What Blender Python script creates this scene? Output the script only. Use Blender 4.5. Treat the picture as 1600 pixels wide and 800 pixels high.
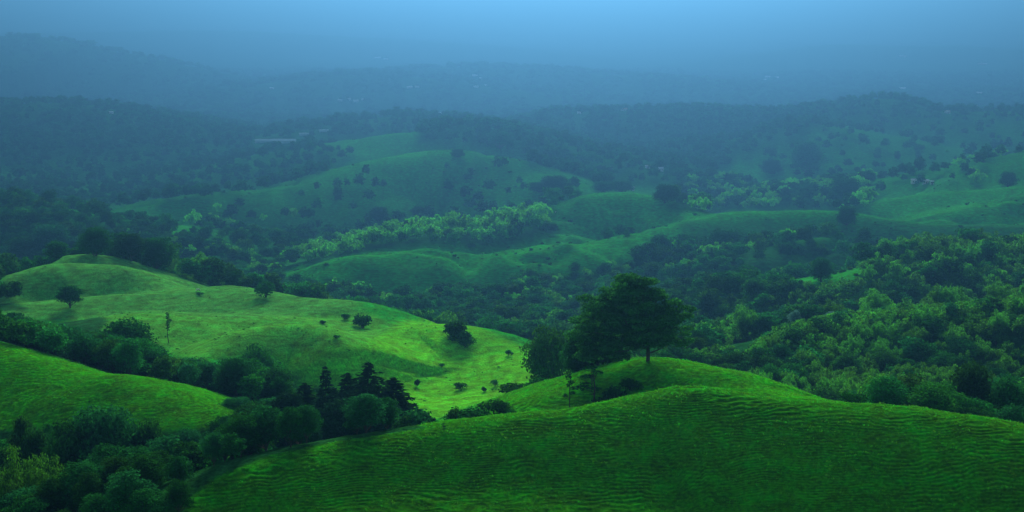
import bpy, math, random
import numpy as np
from mathutils import Vector, Matrix

# ------------------------------------------------------------------ camera, sky, sun, exposure
scene = bpy.context.scene
for o in list(bpy.data.objects):
    bpy.data.objects.remove(o)
COL = scene.collection
rng = np.random.default_rng(7)
R = math.radians

FPX = 2400.0                       # focal length in pixels of the 1600 px wide photograph
PITCH = math.atan(440.0 / FPX)     # the horizon lies a little above the top of the frame
cam_data = bpy.data.cameras.new('camera')
cam_data.lens = 36.0 * FPX / 1600.0
cam_data.sensor_width = 36.0
cam_data.clip_start = 0.5
cam_data.clip_end = 60000.0
cam = bpy.data.objects.new('camera', cam_data)
cam.location = (0, 0, 0)
cam.rotation_euler = (math.pi / 2 - PITCH, 0, 0)
COL.objects.link(cam)
scene.camera = cam

SUN_EL, SUN_AZ = 24.5, 2.0         # the sun stands behind the veil, ahead of the camera
world = bpy.data.worlds.new('World')
scene.world = world
world.use_nodes = True
wn = world.node_tree
sky = wn.nodes.new('ShaderNodeTexSky')
sky.sky_type = 'NISHITA'
sky.sun_disc = False
sky.sun_elevation = R(SUN_EL)
sky.sun_rotation = R(SUN_AZ)
sky.air_density = 1.0
sky.dust_density = 1.0
wn.links.new(sky.outputs[0], wn.nodes['Background'].inputs[0])
wn.nodes['Background'].inputs[1].default_value = 0.075

sun_data = bpy.data.lights.new('sun', 'SUN')
sun_data.energy = 5.0
sun_data.angle = R(22.0)
sun_data.color = (1.0, 0.985, 0.94)
sun = bpy.data.objects.new('sun', sun_data)
COL.objects.link(sun)
sv = Vector((math.sin(R(SUN_AZ)) * math.cos(R(SUN_EL)), math.cos(R(SUN_AZ)) * math.cos(R(SUN_EL)), math.sin(R(SUN_EL))))
sun.rotation_euler = sv.to_track_quat('Z', 'Y').to_euler()

scene.view_settings.view_transform = 'Standard'
scene.view_settings.look = 'None'
scene.view_settings.gamma = 1.0
scene.view_settings.exposure = 1.65
scene.render.engine = 'CYCLES'
scene.cycles.max_bounces = 4
scene.cycles.diffuse_bounces = 2
scene.cycles.transmission_bounces = 2
scene.cycles.volume_bounces = 0

HAZE_SIGMA = 1.0 / 2700.0
HAZE_COLOR = (0.030, 0.101, 0.195)
HAZE_G = 0.88

# ------------------------------------------------------------------ projection helpers
CP, SP = math.cos(PITCH), math.sin(PITCH)
def unproject(px, py, Y):
    """point at forward distance Y seen at pixel (px, py) of the 1600 x 800 photograph"""
    u = (np.asarray(px, float) - 800) / FPX
    v = -(np.asarray(py, float) - 400) / FPX
    s = Y / (CP + v * SP)
    return u * s, np.asarray(Y, float) + 0 * s, s * (-SP + v * CP)
def project(X, Y, Z):
    f = Y * CP - Z * SP
    v = (Y * SP + Z * CP) / f
    return 800 + FPX * X / f, 400 - FPX * v

def hash2(ix, iy, seed):
    h = (ix.astype(np.int64) * 374761393 + iy.astype(np.int64) * 668265263 + seed * 974711) & 0xffffffff
    h = ((h ^ (h >> 13)) * 1274126177) & 0xffffffff
    return ((h ^ (h >> 16)) & 0xffff) / 65535.0
def vnoise(x, y, seed=0):
    ix, iy = np.floor(x), np.floor(y)
    fx, fy = x - ix, y - iy
    ux, uy = fx * fx * fx * (fx * (fx * 6 - 15) + 10), fy * fy * fy * (fy * (fy * 6 - 15) + 10)
    a = hash2(ix, iy, seed); b = hash2(ix + 1, iy, seed)
    c = hash2(ix, iy + 1, seed); d = hash2(ix + 1, iy + 1, seed)
    return ((a + (b - a) * ux) * (1 - uy) + (c + (d - c) * ux) * uy) * 2 - 1
def fbm(x, y, seed=0, oct=3):
    r, a, f, n = 0, 1.0, 1.0, 0
    for i in range(oct):
        r = r + a * vnoise(x * f + 13.7 * i, y * f - 7.1 * i, seed + i); n += a; a *= .5; f *= 2.03
    return r / n
def sstep(a, b, x):
    t = np.clip((x - a) / (b - a), 0, 1)
    return t * t * (3 - 2 * t)

# ------------------------------------------------------------------ terrain
def seg(a, b, step):
    return np.arange(a, b, step)
rows = np.concatenate([seg(-40, 150, 8), seg(150, 158, .2), seg(158, 184, .1), seg(184, 205, .2), seg(205, 262, .35), seg(262, 520, 1.0), seg(520, 1200, 4.0),
                       1200 * (16500 / 1200) ** np.linspace(0, 1, 190)])
NC = 780
tcol = np.linspace(-.50, .50, NC)
YY, TT = np.meshgrid(rows, tcol, indexing='ij')
XX = TT * (YY + 62)

BASE = [(-40, -2), (3, -2.2), (20, -14), (60, -44), (110, -62), (165, -69), (200, -75), (250, -84), (300, -92), (350, -99), (420, -110),
        (500, -128), (600, -148), (700, -163), (800, -173), (900, -182), (1100, -202), (1500, -226), (2000, -250), (2600, -272), (3500, -300),
        (5000, -325), (8000, -330), (12000, -290), (16500, -245)]
bx, bz = zip(*BASE)
ZZ = np.interp(YY, bx, bz)
ZZ += fbm(XX / 60, YY / 60, 3) * 2.0 * sstep(140, 300, YY)
ZZ += fbm(XX / 220, YY / 260, 5) * 7.0 * sstep(500, 1000, YY)
ZZ += fbm(XX / 900, YY / 700, 9) * 12.0 * sstep(1500, 4000, YY)

def catmull(P, n=4):
    P = np.asarray(P, float)
    Q = np.vstack([2 * P[0] - P[1], P, 2 * P[-1] - P[-2]])
    out = []
    for i in range(1, len(Q) - 2):
        for k in range(n):
            t = k / n
            out.append(.5 * ((2 * Q[i]) + (-Q[i-1] + Q[i+1]) * t + (2*Q[i-1] - 5*Q[i] + 4*Q[i+1] - Q[i+2]) * t*t
                             + (-Q[i-1] + 3*Q[i] - 3*Q[i+1] + Q[i+2]) * t**3))
    out.append(Q[-2])
    return np.array(out)

def ridge(pts, w, sf, sb, k, n=3, edge=None):
    """a rounded hill: a crest line with slopes falling away in front (sf) and behind (sb)"""
    global ZZ
    C = catmull(pts, n)
    m = (C[:, 1] + 40) / FPX
    x, y, z = unproject(C[:, 0], C[:, 1], C[:, 2])
    z = z - w * (sb - np.sqrt(np.maximum(sb * sb - np.minimum(m, sb * .98) ** 2, 0)))
    reach = 70.0 / min(sf, sb) if y.max() > 700 else 45.0 / min(sf, sb)
    r0, r1 = np.searchsorted(rows, y.min() - reach), np.searchsorted(rows, y.max() + reach)
    X, Y = XX[r0:r1], YY[r0:r1]
    best = np.full(X.shape, 1e18); qz = np.zeros(X.shape); qy = np.zeros(X.shape)
    for i in range(len(x) - 1):
        dx, dy = x[i+1] - x[i], y[i+1] - y[i]
        t = np.clip(((X - x[i]) * dx + (Y - y[i]) * dy) / (dx*dx + dy*dy + 1e-9), 0, 1)
        d2 = (X - x[i] - t*dx) ** 2 + (Y - y[i] - t*dy) ** 2
        b = d2 < best
        best = np.where(b, d2, best)
        qz = np.where(b, z[i] + t * (z[i+1] - z[i]), qz)
        qy = np.where(b, y[i] + t * dy, qy)
    tt = .5 + .5 * np.tanh((qy - Y) / w)
    s = sb + (sf - sb) * tt
    h = qz - s * (np.sqrt(best + w*w) - w)
    if edge: h = h - .05 * np.maximum(np.sqrt(best) - edge, 0) ** 2
    a = ZZ[r0:r1]
    hh = np.maximum(k - np.abs(a - h), 0) / k
    ZZ[r0:r1] = np.maximum(a, h) + hh * hh * k / 4

# far ranges
ridge([(-160,52,7000),(100,50,7000),(300,48,7000),(450,52,6900),(600,60,6700),(760,72,6300),(860,84,6000)], 220, .16, .14, 12)
ridge([(1040,104,5400),(1130,94,5600),(1210,84,5800),(1290,71,6000),(1350,69,6000),(1420,73,6000),(1500,71,6000),(1600,76,6000),(1760,70,6000)], 120, .16, .14, 12)
ridge([(-160,80,4000),(-40,66,4000),(10,61,4000),(60,61,4000),(120,68,4000),(170,82,4000),(215,104,3937),(270,132,3875),(340,160,3750)], 80, .22, .2, 12)
ridge([(230,152,3696),(290,144,3696),(350,133,3696),(440,126,3696),(520,116,3696),(600,116,3696),(700,126,3640),(790,142,3584)], 70, .16, .14, 10)
ridge([(600,112,4200),(760,104,4200),(900,112,4100),(1000,122,4000)], 120, .14, .12, 10)
ridge([(-120,172,2200),(0,166,2200),(60,160,2200),(110,166,2200),(170,181,2150),(240,194,2100)], 50, .2, .2, 8)
ridge([(450,210,2050),(520,195,2100),(570,186,2150),(640,180,2150),(700,190,2100),(750,206,2000)], 50, .18, .18, 8)
ridge([(790,196,2450),(860,179,2400),(950,172,2350),(1050,170,2350),(1130,171,2350),(1210,175,2320),(1270,171,2300),(1320,163,2300),
       (1370,155,2280),(1410,159,2260),(1460,171,2240),(1530,173,2240),(1640,172,2240),(1780,168,2240)], 45, .24, .22, 8)
ridge([(1120,222,2000),(1180,208,1980),(1250,190,1980)], 30, .2, .2, 8)
ridge([(640,207,1720),(690,197,1720),(740,197,1720),(790,207,1700),(850,224,1680),(905,250,1620)], 35, .22, .2, 7)
# middle hills
ridge([(1330,288,1480),(1390,275,1470),(1450,264,1450),(1520,250,1430),(1600,236,1400),(1740,222,1400)], 30, .2, .22, 7)
ridge([(200,322,1260),(300,306,1300),(400,296,1330),(480,286,1360),(530,270,1400),(570,254,1430),(630,242,1450),(690,233,1460),
       (740,236,1460),(790,250,1440),(840,270,1400),(890,290,1340)], 26, .36, .30, 4)
ridge([(1330,330,1230),(1380,314,1240),(1450,303,1240),(1530,297,1240),(1640,288,1240),(1760,280,1240)], 16, .32, .28, 4)
ridge([(1430,346,1120),(1500,330,1130),(1560,314,1150),(1640,300,1160)], 8, .34, .25, 3)
ridge([(-100,338,1000),(0,322,1010),(60,330,1000),(130,350,980)], 25, .25, .24, 7)
ridge([(820,360,1060),(870,332,1090),(910,311,1110),(950,302,1120),(990,301,1120),(1030,311,1110),(1065,326,1090),(1100,339,1060)], 16, .46, .38, 3)
ridge([(1050,352,1030),(1100,341,1040),(1150,331,1060),(1220,330,1070),(1300,331,1070),(1370,338,1060),(1440,350,1050),(1520,352,1050),(1640,352,1050),(1760,350,1050)], 10, .40, .36, 3)
ridge([(560,392,960),(640,372,1000),(720,357,1030),(800,352,1040),(860,360,1040)], 16, .34, .3, 4)
ridge([(480,428,850),(520,407,870),(560,397,880),(620,391,890),(680,386,900),(715,392,905),(745,396,905),(790,390,905),(850,379,910),(930,376,920),(1000,366,950)], 11, .46, .40, 3)
ridge([(1130,425,840),(1180,402,860),(1230,386,880),(1290,372,900)], 8, .42, .3, 3)
# slope of woods
ridge([(1345,432,600),(1420,412,620),(1500,400,640),(1600,392,650),(1760,380,650)], 20, .36, .34, 7)
ridge([(1150,612,355),(1200,570,375),(1260,536,392),(1330,514,405),(1400,504,405),(1480,498,405),(1560,488,405),(1640,480,405),(1760,470,405)], 14, .42, .36, 6)
# the mound and shelf of pasture, upper left
ridge([(60,420,520),(100,402,522),(130,397,525),(160,405,522),(200,425,515)], 12, .4, .42, 3)
ridge([(5,456,468),(24,440,474),(58,419,482),(100,412,487),(180,416,487),(228,437,482),(266,455,472)], 9, .42, .5, 2)
ridge([(-60,478,440),(60,472,446),(160,462,452),(270,456,458),(330,452,464),(372,452,462),(430,463,450),(500,468,440),(540,474,432),(562,490,425)], 14, .16, .5, 3)
ridge([(330,452,480),(355,447,484),(385,455,482)], 9, .35, .4, 3)
ridge([(150,500,385),(220,488,395),(300,486,400),(370,490,405),(440,497,405)], 12, .2, .3, 3)
ridge([(285,574,330),(330,545,345),(378,520,355),(430,508,362),(478,507,364),(512,519,358),(533,543,350),(542,575,347),(540,610,343)], 5, .6, .4, 2.0)
# the bright meadow
ridge([(604,522,384),(640,509,392),(690,506,392),(740,515,388),(790,539,378),(840,561,362),(885,588,340),(915,625,315)], 12, .15, .5, 3)
ridge([(610,630,322),(660,632,325),(720,636,325),(800,634,318)], 14, .25, .12, 3, 3, 60)
# spur on the left
ridge([(-160,505,262),(-60,531,256),(0,549,252),(50,562,249),(100,577,246),(150,585,244),(188,588,243),(230,602,240),(268,614,237),(292,625,235)], 7, .48, .46, 2.5)
# knoll under the big tree and the hill in front
ridge([(760,664,200),(820,634,206),(870,613,210),(915,598,213),(955,579,216),(1000,563,218),(1035,559,218),(1085,568,216),(1125,578,213),(1160,597,209),(1230,617,203),(1300,628,198)], 7, .48, .45, 2.0)
ridge([(300,760,166),(360,727,170),(430,706,173),(500,691,175),(600,675,177),(700,661,178),(800,652,179),(900,640,180),(960,629,181),(1010,616,182),(1060,606,182.5),(1095,603,182.5),
       (1140,608,182),(1190,617,181),(1240,624,180),(1300,628,179.5),(1370,631,179),(1440,638,178),(1520,650,177),(1600,663,175),(1700,684,172),(1800,700,170)], 5, .52, .5, 2.0)
ridge([(430,822,161),(540,796,163),(680,778,165),(820,776,165),(960,790,163),(1040,806,161)], 6, .25, .12, 2, 3, 9)

# pasture relief
near = sstep(140, 160, YY) * (1 - sstep(500, 620, YY))
ZZ += near * (fbm(XX / 17, YY / 17, 21) * .55 + fbm(XX / 5.5, YY / 5.5, 23) * .13 + fbm(XX / 1.7, YY / 1.7, 25, 2) * .05)
mid = sstep(520, 620, YY) * (1 - sstep(1900, 2600, YY))
ZZ += mid * (fbm(XX / 55, YY / 45, 27) * 1.6 + fbm(XX / 19, YY / 19, 29) * .5)
gul = fbm(XX / 75, YY / 48, 45)
ZZ -= mid * 3.4 * (1 - sstep(0, .17, np.abs(gul)))
far = sstep(1800, 2600, YY)
ZZ += far * (fbm(XX / 260, YY / 200, 31, 4) * 6.0)
# cattle terraces following the contours of the near hills
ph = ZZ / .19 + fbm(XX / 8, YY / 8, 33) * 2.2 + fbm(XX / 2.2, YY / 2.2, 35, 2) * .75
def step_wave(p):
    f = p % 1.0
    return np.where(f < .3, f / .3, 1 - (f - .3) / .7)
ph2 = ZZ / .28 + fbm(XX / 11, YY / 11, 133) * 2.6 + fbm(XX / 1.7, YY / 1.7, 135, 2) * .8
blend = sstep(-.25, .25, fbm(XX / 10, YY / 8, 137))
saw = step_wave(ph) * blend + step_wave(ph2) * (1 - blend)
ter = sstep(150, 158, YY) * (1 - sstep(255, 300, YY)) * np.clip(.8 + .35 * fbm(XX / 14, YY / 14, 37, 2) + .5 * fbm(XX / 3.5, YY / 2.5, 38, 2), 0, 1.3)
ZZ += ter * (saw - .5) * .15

tread_light = ter * (np.clip(saw * 1.6 - .6, 0, 1) - .32)  # light and dark streaks of the terrace steps, as a colour factor
def height(X, Y):
    X, Y = np.asarray(X, float), np.asarray(Y, float)
    ri = np.interp(Y, rows, np.arange(len(rows)))
    ci = np.clip((X / (Y + 62) - tcol[0]) / (tcol[1] - tcol[0]), 0, NC - 1.001)
    r0 = np.clip(np.floor(ri).astype(int), 0, len(rows) - 2); c0 = np.floor(ci).astype(int)
    fr, fc = ri - r0, ci - c0
    return (ZZ[r0, c0] * (1-fc) + ZZ[r0, c0+1] * fc) * (1-fr) + (ZZ[r0+1, c0] * (1-fc) + ZZ[r0+1, c0+1] * fc) * fr
def hit(px, py, ymin=150.0, ymax=15000.0):
    """first ground point on the line of sight through a pixel"""
    ys = np.concatenate([np.arange(ymin, 700, .5), 700 * (max(ymax, 800) / 700) ** np.linspace(0, 1, 3000)])
    ys = ys[(ys >= ymin) & (ys <= ymax)]
    x, y, z = unproject(px, py, ys)
    below = z <= height(x, y)
    i = int(np.argmax(below)) if below.any() else len(ys) - 1
    return float(x[i]), float(y[i]), float(height(x[i], y[i]))
def clearance(X, Y, Z, n=160):
    """how far the line from the camera to a point stays above the ground (negative: hidden)"""
    X, Y, Z = map(lambda a: np.asarray(a, float), (X, Y, Z))
    f = np.linspace(0, 1, n + 1)[1:-1] ** .8
    worst = np.full(X.shape, 1e9)
    for t in f:
        y = Y * t
        d = np.where(y > 150, (Z * t - height(X * t, y)) / t, 1e9)
        worst = np.minimum(worst, d)
    return worst

# ------------------------------------------------------------------ land cover (which plants grow where)
def inside(poly, px, py):
    r = np.zeros(px.shape, bool)
    n = len(poly)
    for i in range(n):
        x0, y0 = poly[i]; x1, y1 = poly[(i + 1) % n]
        if y0 == y1: continue
        c = ((y0 > py) != (y1 > py)) & (px < (x1 - x0) * (py - y0) / (y1 - y0) + x0)
        r ^= c
    return r
# name, outline, distance range, tree density, share of bamboo, size
WOODS = [
    ('far', [(-400,-60),(2000,-60),(2000,182),(1250,190),(760,215),(450,225),(-400,255)], (1900, 9000), .75, .0),
    ('plain', [(-400,160),(250,190),(480,225),(560,238),(480,285),(300,310),(120,335),(-400,325)], (1150, 2600), .6, .03),
    ('ridge', [(640,222),(660,200),(740,192),(800,203),(870,235),(930,285),(860,268),(790,240),(720,225)], (1450, 2000), .95, .02),
    ('slope', [(780,200),(860,172),(1000,162),(1230,170),(1290,166),(1290,195),(1180,235),(1090,285),(930,290),(880,250)], (1300, 2500), .8, .03),
    ('slope', [(1290,166),(1600,172),(1900,172),(1900,240),(1500,255),(1330,290),(1180,270),(1200,230)], (1300, 2500), .22, .03),
    ('belt', [(1040,325),(1060,290),(1130,272),(1250,262),(1350,276),(1380,305),(1350,328),(1290,329),(1130,330),(1080,338)], (1080, 1700), .95, .36),
    ('belt', [(1350,270),(1450,262),(1620,236),(1900,230),(1900,300),(1600,290),(1400,304)], (1200, 1700), .3, .1),
    ('band', [(470,418),(490,392),(560,372),(640,358),(720,348),(850,340),(880,362),(780,390),(700,381),(600,387),(520,404)], (860, 1250), .99, 1.7),
    ('band', [(300,330),(560,345),(640,350),(600,372),(500,395),(440,430),(300,380)], (860, 1350), .55, .1),
    ('band', [(-400,296),(60,316),(160,342),(300,372),(300,404),(-400,384)], (860, 1250), .85, .0),
    ('valley', [(1090,384),(1200,378),(1330,374),(1460,372),(1440,420),(1340,470),(1150,470)], (740, 1010), .5, .12),
    ('band', [(250,300),(480,280),(700,235),(900,290),(1000,380),(860,376),(760,392),(560,392),(470,420)], (860, 1500), .16, .0),
    ('valley', [(-400,330),(60,352),(130,372),(220,372),(300,375),(470,450),(600,474),(760,466),(870,436),(960,418),(1040,388),(1130,392),(1170,420),(1120,450),
                (1200,455),(1330,470),(1345,500),(1200,560),(1150,640),(900,640),(700,540),(300,480),(-400,470)], (545, 980), .97, .05),
    ('slopewood', [(1330,470),(1345,425),(1420,400),(1500,385),(1900,360),(1900,720),(1300,680),(1130,640),(1140,600),(1200,550)], (300, 720), 1.0, .78),
    ('slopewood', [(1380,560),(1900,540),(1900,720),(1360,720)], (215, 302), 1.0, .3),
    ('slopewood', [(880,640),(1000,560),(1180,480),(1340,460),(1330,560),(1220,640)], (300, 720), .97, .3),
    ('gully', [(-400,470),(40,482),(130,478),(170,500),(150,530),(240,560),(300,560),(340,575),(400,560),(440,585),(470,612),(450,640),(400,660),(360,660),(300,640),(-400,560)], (264, 402), .97, .06),
    ('gully', [(-400,430),(10,440),(20,470),(50,485),(-400,500)], (380, 560), .9, .0),
    ('corner', [(-400,668),(60,672),(150,690),(250,676),(330,668),(352,656),(430,636),(520,646),(640,662),(670,668),(500,694),(420,712),(340,745),(300,775),(270,860),(-400,860)], (150, 330), .98, .0),
]
PASTURE = [   # grass colour by field; broken cloud light put in as brighter meadow, darker foreground
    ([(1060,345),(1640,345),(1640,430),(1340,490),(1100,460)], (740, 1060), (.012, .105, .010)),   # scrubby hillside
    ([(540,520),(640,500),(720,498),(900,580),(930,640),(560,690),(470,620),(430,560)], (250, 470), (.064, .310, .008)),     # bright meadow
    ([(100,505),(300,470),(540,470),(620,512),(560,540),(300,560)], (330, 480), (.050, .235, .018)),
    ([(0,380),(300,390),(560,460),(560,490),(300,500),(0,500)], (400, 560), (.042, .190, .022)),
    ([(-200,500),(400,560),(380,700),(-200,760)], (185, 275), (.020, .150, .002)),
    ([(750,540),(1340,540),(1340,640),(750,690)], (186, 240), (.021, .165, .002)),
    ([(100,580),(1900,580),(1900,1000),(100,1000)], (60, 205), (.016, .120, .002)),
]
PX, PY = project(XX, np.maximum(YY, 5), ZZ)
cover = np.zeros(XX.shape + (4,), np.float32)
cover[..., 3] = 1
cover[..., :3] = (.016, .190, .013)
wood = np.zeros(XX.shape, np.float32)
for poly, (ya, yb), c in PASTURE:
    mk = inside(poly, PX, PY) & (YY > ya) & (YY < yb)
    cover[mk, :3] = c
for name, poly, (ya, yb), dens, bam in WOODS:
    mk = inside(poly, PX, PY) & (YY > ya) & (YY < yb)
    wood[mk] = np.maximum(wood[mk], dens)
def blur(a, n):
    for _ in range(n):
        a[1:-1] = (a[:-2] + 2 * a[1:-1] + a[2:]) / 4
        a[:, 1:-1] = (a[:, :-2] + 2 * a[:, 1:-1] + a[:, 2:]) / 4
    return a
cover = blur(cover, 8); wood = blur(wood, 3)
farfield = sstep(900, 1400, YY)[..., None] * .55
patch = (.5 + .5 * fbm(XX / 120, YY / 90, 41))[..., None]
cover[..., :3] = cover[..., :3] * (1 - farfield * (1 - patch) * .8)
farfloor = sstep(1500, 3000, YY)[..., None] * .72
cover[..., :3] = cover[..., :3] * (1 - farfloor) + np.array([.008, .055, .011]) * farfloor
cover[..., :3] *= (1 + .9 * tread_light)[..., None]  # paints the light on the terrace tops into the grass colour
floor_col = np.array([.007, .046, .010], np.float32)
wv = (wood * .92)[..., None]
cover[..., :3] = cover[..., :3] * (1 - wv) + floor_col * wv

def new_mat(name):
    m = bpy.data.materials.new(name); m.use_nodes = True
    nt = m.node_tree
    for n in list(nt.nodes): nt.nodes.remove(n)
    out = nt.nodes.new('ShaderNodeOutputMaterial')
    return m, nt, out
def N(nt, kind, **kw):
    n = nt.nodes.new(kind)
    for k, v in kw.items():
        if k.startswith('i_'):
            key = k[2:]; key = int(key) if key.isdigit() else key
            n.inputs[key].default_value = v
        else: setattr(n, k, v)
    return n

gm, nt, out = new_mat('hill_grass')
L = nt.links.new
geo = N(nt, 'ShaderNodeNewGeometry')
att = N(nt, 'ShaderNodeAttribute', attribute_name='cover')
fine = N(nt, 'ShaderNodeAttribute', attribute_name='fine')
ns = [N(nt, 'ShaderNodeTexNoise', i_Scale=s, i_Detail=d, i_Roughness=.6) for s, d in ((.045, 3), (.35, 3), (2.2, 2))]
for n in ns: L(geo.outputs['Position'], n.inputs['Vector'])
def mrange(src, a, b, c, d):
    n = N(nt, 'ShaderNodeMapRange'); n.inputs[1].default_value = a; n.inputs[2].default_value = b
    n.inputs[3].default_value = c; n.inputs[4].default_value = d
    L(src, n.inputs[0]); return n.outputs[0]
def math_(op, a, b):
    n = N(nt, 'ShaderNodeMath', operation=op)
    for i, s in enumerate((a, b)):
        if isinstance(s, (int, float)): n.inputs[i].default_value = s
        else: L(s, n.inputs[i])
    return n.outputs[0]
v = math_('MULTIPLY', mrange(ns[0].outputs[0], .3, .7, .86, 1.14), mrange(ns[1].outputs[0], .3, .7, .62, 1.38))
v3 = mrange(ns[2].outputs[0], .3, .7, .6, 1.4)
v3 = math_('ADD', math_('MULTIPLY', math_('SUBTRACT', v3, 1.0), fine.outputs['Fac']), 1.0)
v = math_('MULTIPLY', v, v3)
sep = N(nt, 'ShaderNodeSeparateXYZ'); L(geo.outputs['Position'], sep.inputs[0])
paths = N(nt, 'ShaderNodeAttribute', attribute_name='paths')
nz = N(nt, 'ShaderNodeTexNoise', i_Scale=.09, i_Detail=3.0); L(geo.outputs['Position'], nz.inputs['Vector'])
wv_ = math_('SINE', math_('ADD', math_('MULTIPLY', sep.outputs['Z'], 5.6), math_('MULTIPLY', nz.outputs[0], 38.0)), 0.0)
v = math_('MULTIPLY', v, math_('ADD', math_('MULTIPLY', math_('MULTIPLY', wv_, .13), paths.outputs['Fac']), 1.0))
mix = N(nt, 'ShaderNodeVectorMath', operation='SCALE')
L(att.outputs['Color'], mix.inputs[0]); L(v, mix.inputs['Scale'])
hs = N(nt, 'ShaderNodeHueSaturation')
L(mix.outputs[0], hs.inputs['Color']); L(mrange(ns[1].outputs[0], .3, .7, .485, .512), hs.inputs['Hue'])
bmp = N(nt, 'ShaderNodeBump', i_Strength=.6, i_Distance=.25)
L(math_('MULTIPLY', ns[2].outputs[0], fine.outputs['Fac']), bmp.inputs['Height'])
bs = N(nt, 'ShaderNodeBsdfDiffuse', i_Roughness=.6)
L(hs.outputs[0], bs.inputs['Color']); L(bmp.outputs[0], bs.inputs['Normal'])
L(bs.outputs[0], out.inputs['Surface'])

def grid_mesh(name, X, Y, Z):
    h, w = X.shape
    co = np.stack([X, Y, Z], -1).reshape(-1, 3).astype(np.float32)
    i = np.arange(h * w).reshape(h, w)
    q = np.stack([i[:-1, :-1], i[:-1, 1:], i[1:, 1:], i[1:, :-1]], -1).reshape(-1, 4).astype(np.int32)
    return quad_mesh(name, co, q, smooth=True)
def quad_mesh(name, co, q, smooth=False, tint=None):
    me = bpy.data.meshes.new(name)
    me.vertices.add(len(co)); me.vertices.foreach_set('co', np.ascontiguousarray(co, np.float32).ravel())
    me.loops.add(q.size); me.loops.foreach_set('vertex_index', np.ascontiguousarray(q, np.int32).ravel())
    me.polygons.add(len(q))
    me.polygons.foreach_set('loop_start', np.arange(0, q.size, q.shape[1], dtype=np.int32))
    me.polygons.foreach_set('loop_total', np.full(len(q), q.shape[1], np.int32))
    if smooth: me.polygons.foreach_set('use_smooth', np.ones(len(q), bool))
    if tint is not None:
        a = me.attributes.new('tint', 'FLOAT', 'FACE'); a.data.foreach_set('value', tint.astype(np.float32))
    me.update(calc_edges=True)
    return me
def link(name, data, mat=None, parent=None, **props):
    o = bpy.data.objects.new(name, data)
    COL.objects.link(o)
    if mat is not None and data is not None and not data.materials: data.materials.append(mat)
    if parent is not None: o.parent = parent
    for k, v in props.items(): o[k] = v
    return o

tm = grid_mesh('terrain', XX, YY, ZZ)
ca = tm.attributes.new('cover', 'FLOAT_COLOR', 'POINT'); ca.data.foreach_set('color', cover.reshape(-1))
fa = tm.attributes.new('fine', 'FLOAT', 'POINT'); fa.data.foreach_set('value', (1 - sstep(350, 900, YY)).astype(np.float32).ravel())
fp = tm.attributes.new('paths', 'FLOAT', 'POINT'); fp.data.foreach_set('value', (sstep(235, 300, YY) * (1 - sstep(1300, 2000, YY)) * (1 - wood)).astype(np.float32).ravel())
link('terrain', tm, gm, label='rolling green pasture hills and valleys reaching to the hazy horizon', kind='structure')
# ------------------------------------------------------------------ plant materials
def leaf_mat(name, col, var=.35, trans=.3, hue=.02, gloss=.0):
    m, nt, out = new_mat(name)
    L = nt.links.new
    ti = N(nt, 'ShaderNodeAttribute', attribute_name='tint')
    oi = N(nt, 'ShaderNodeObjectInfo')
    a = N(nt, 'ShaderNodeMath', operation='MULTIPLY_ADD'); a.inputs[1].default_value = 2 * var; a.inputs[2].default_value = 1 - var
    L(ti.outputs['Fac'], a.inputs[0])
    b = N(nt, 'ShaderNodeMath', operation='MULTIPLY_ADD'); b.inputs[1].default_value = .7; b.inputs[2].default_value = .65
    L(oi.outputs['Random'], b.inputs[0])
    c = N(nt, 'ShaderNodeMath', operation='MULTIPLY'); L(a.outputs[0], c.inputs[0]); L(b.outputs[0], c.inputs[1])
    h = N(nt, 'ShaderNodeHueSaturation'); h.inputs['Color'].default_value = (*col, 1)
    hm_ = N(nt, 'ShaderNodeMath', operation='MULTIPLY_ADD'); hm_.inputs[1].default_value = 2 * hue; hm_.inputs[2].default_value = .5 - hue
    L(oi.outputs['Random'], hm_.inputs[0]); L(hm_.outputs[0], h.inputs['Hue']); L(c.outputs[0], h.inputs['Value'])
    d = N(nt, 'ShaderNodeBsdfDiffuse'); t = N(nt, 'ShaderNodeBsdfTranslucent')
    L(h.outputs[0], d.inputs[0]); L(h.outputs[0], t.inputs[0])
    mx = N(nt, 'ShaderNodeMixShader'); mx.inputs[0].default_value = trans
    L(d.outputs[0], mx.inputs[1]); L(t.outputs[0], mx.inputs[2]); L(mx.outputs[0], out.inputs['Surface'])
    return m
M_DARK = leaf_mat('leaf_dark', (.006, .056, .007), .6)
M_MID = leaf_mat('leaf_mid', (.012, .088, .008), .6)
M_BAMBOO = leaf_mat('leaf_bamboo', (.026, .135, .008), .55, .45, .008)
M_YOUNG = leaf_mat('leaf_young_bamboo', (.040, .240, .012), .5, .45, .006)
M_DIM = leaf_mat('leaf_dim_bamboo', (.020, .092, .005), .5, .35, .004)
M_SPREAD = leaf_mat('leaf_spreading', (.016, .075, .010), .6, .35)
M_NEEDLE = leaf_mat('leaf_needle', (.005, .026, .007), .45, .1)
M_SILVER = leaf_mat('leaf_silver', (.05, .15, .10), .5, .2, .0)
M_WEED = leaf_mat('leaf_weed', (.024, .130, .010), .4, .3)
M_GRASS = leaf_mat('grass_blade', (.026, .16, .006), .5, .45)
def bark_mat():
    m, nt, out = new_mat('bark')
    g = N(nt, 'ShaderNodeNewGeometry'); n = N(nt, 'ShaderNodeTexNoise', i_Scale=3.0, i_Detail=4.0)
    nt.links.new(g.outputs['Position'], n.inputs['Vector'])
    r = N(nt, 'ShaderNodeValToRGB'); r.color_ramp.elements[0].color = (.016, .015, .011, 1); r.color_ramp.elements[1].color = (.06, .056, .042, 1)
    nt.links.new(n.outputs[0], r.inputs[0])
    d = N(nt, 'ShaderNodeBsdfDiffuse'); nt.links.new(r.outputs[0], d.inputs[0]); nt.links.new(d.outputs[0], out.inputs['Surface'])
    return m
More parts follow.
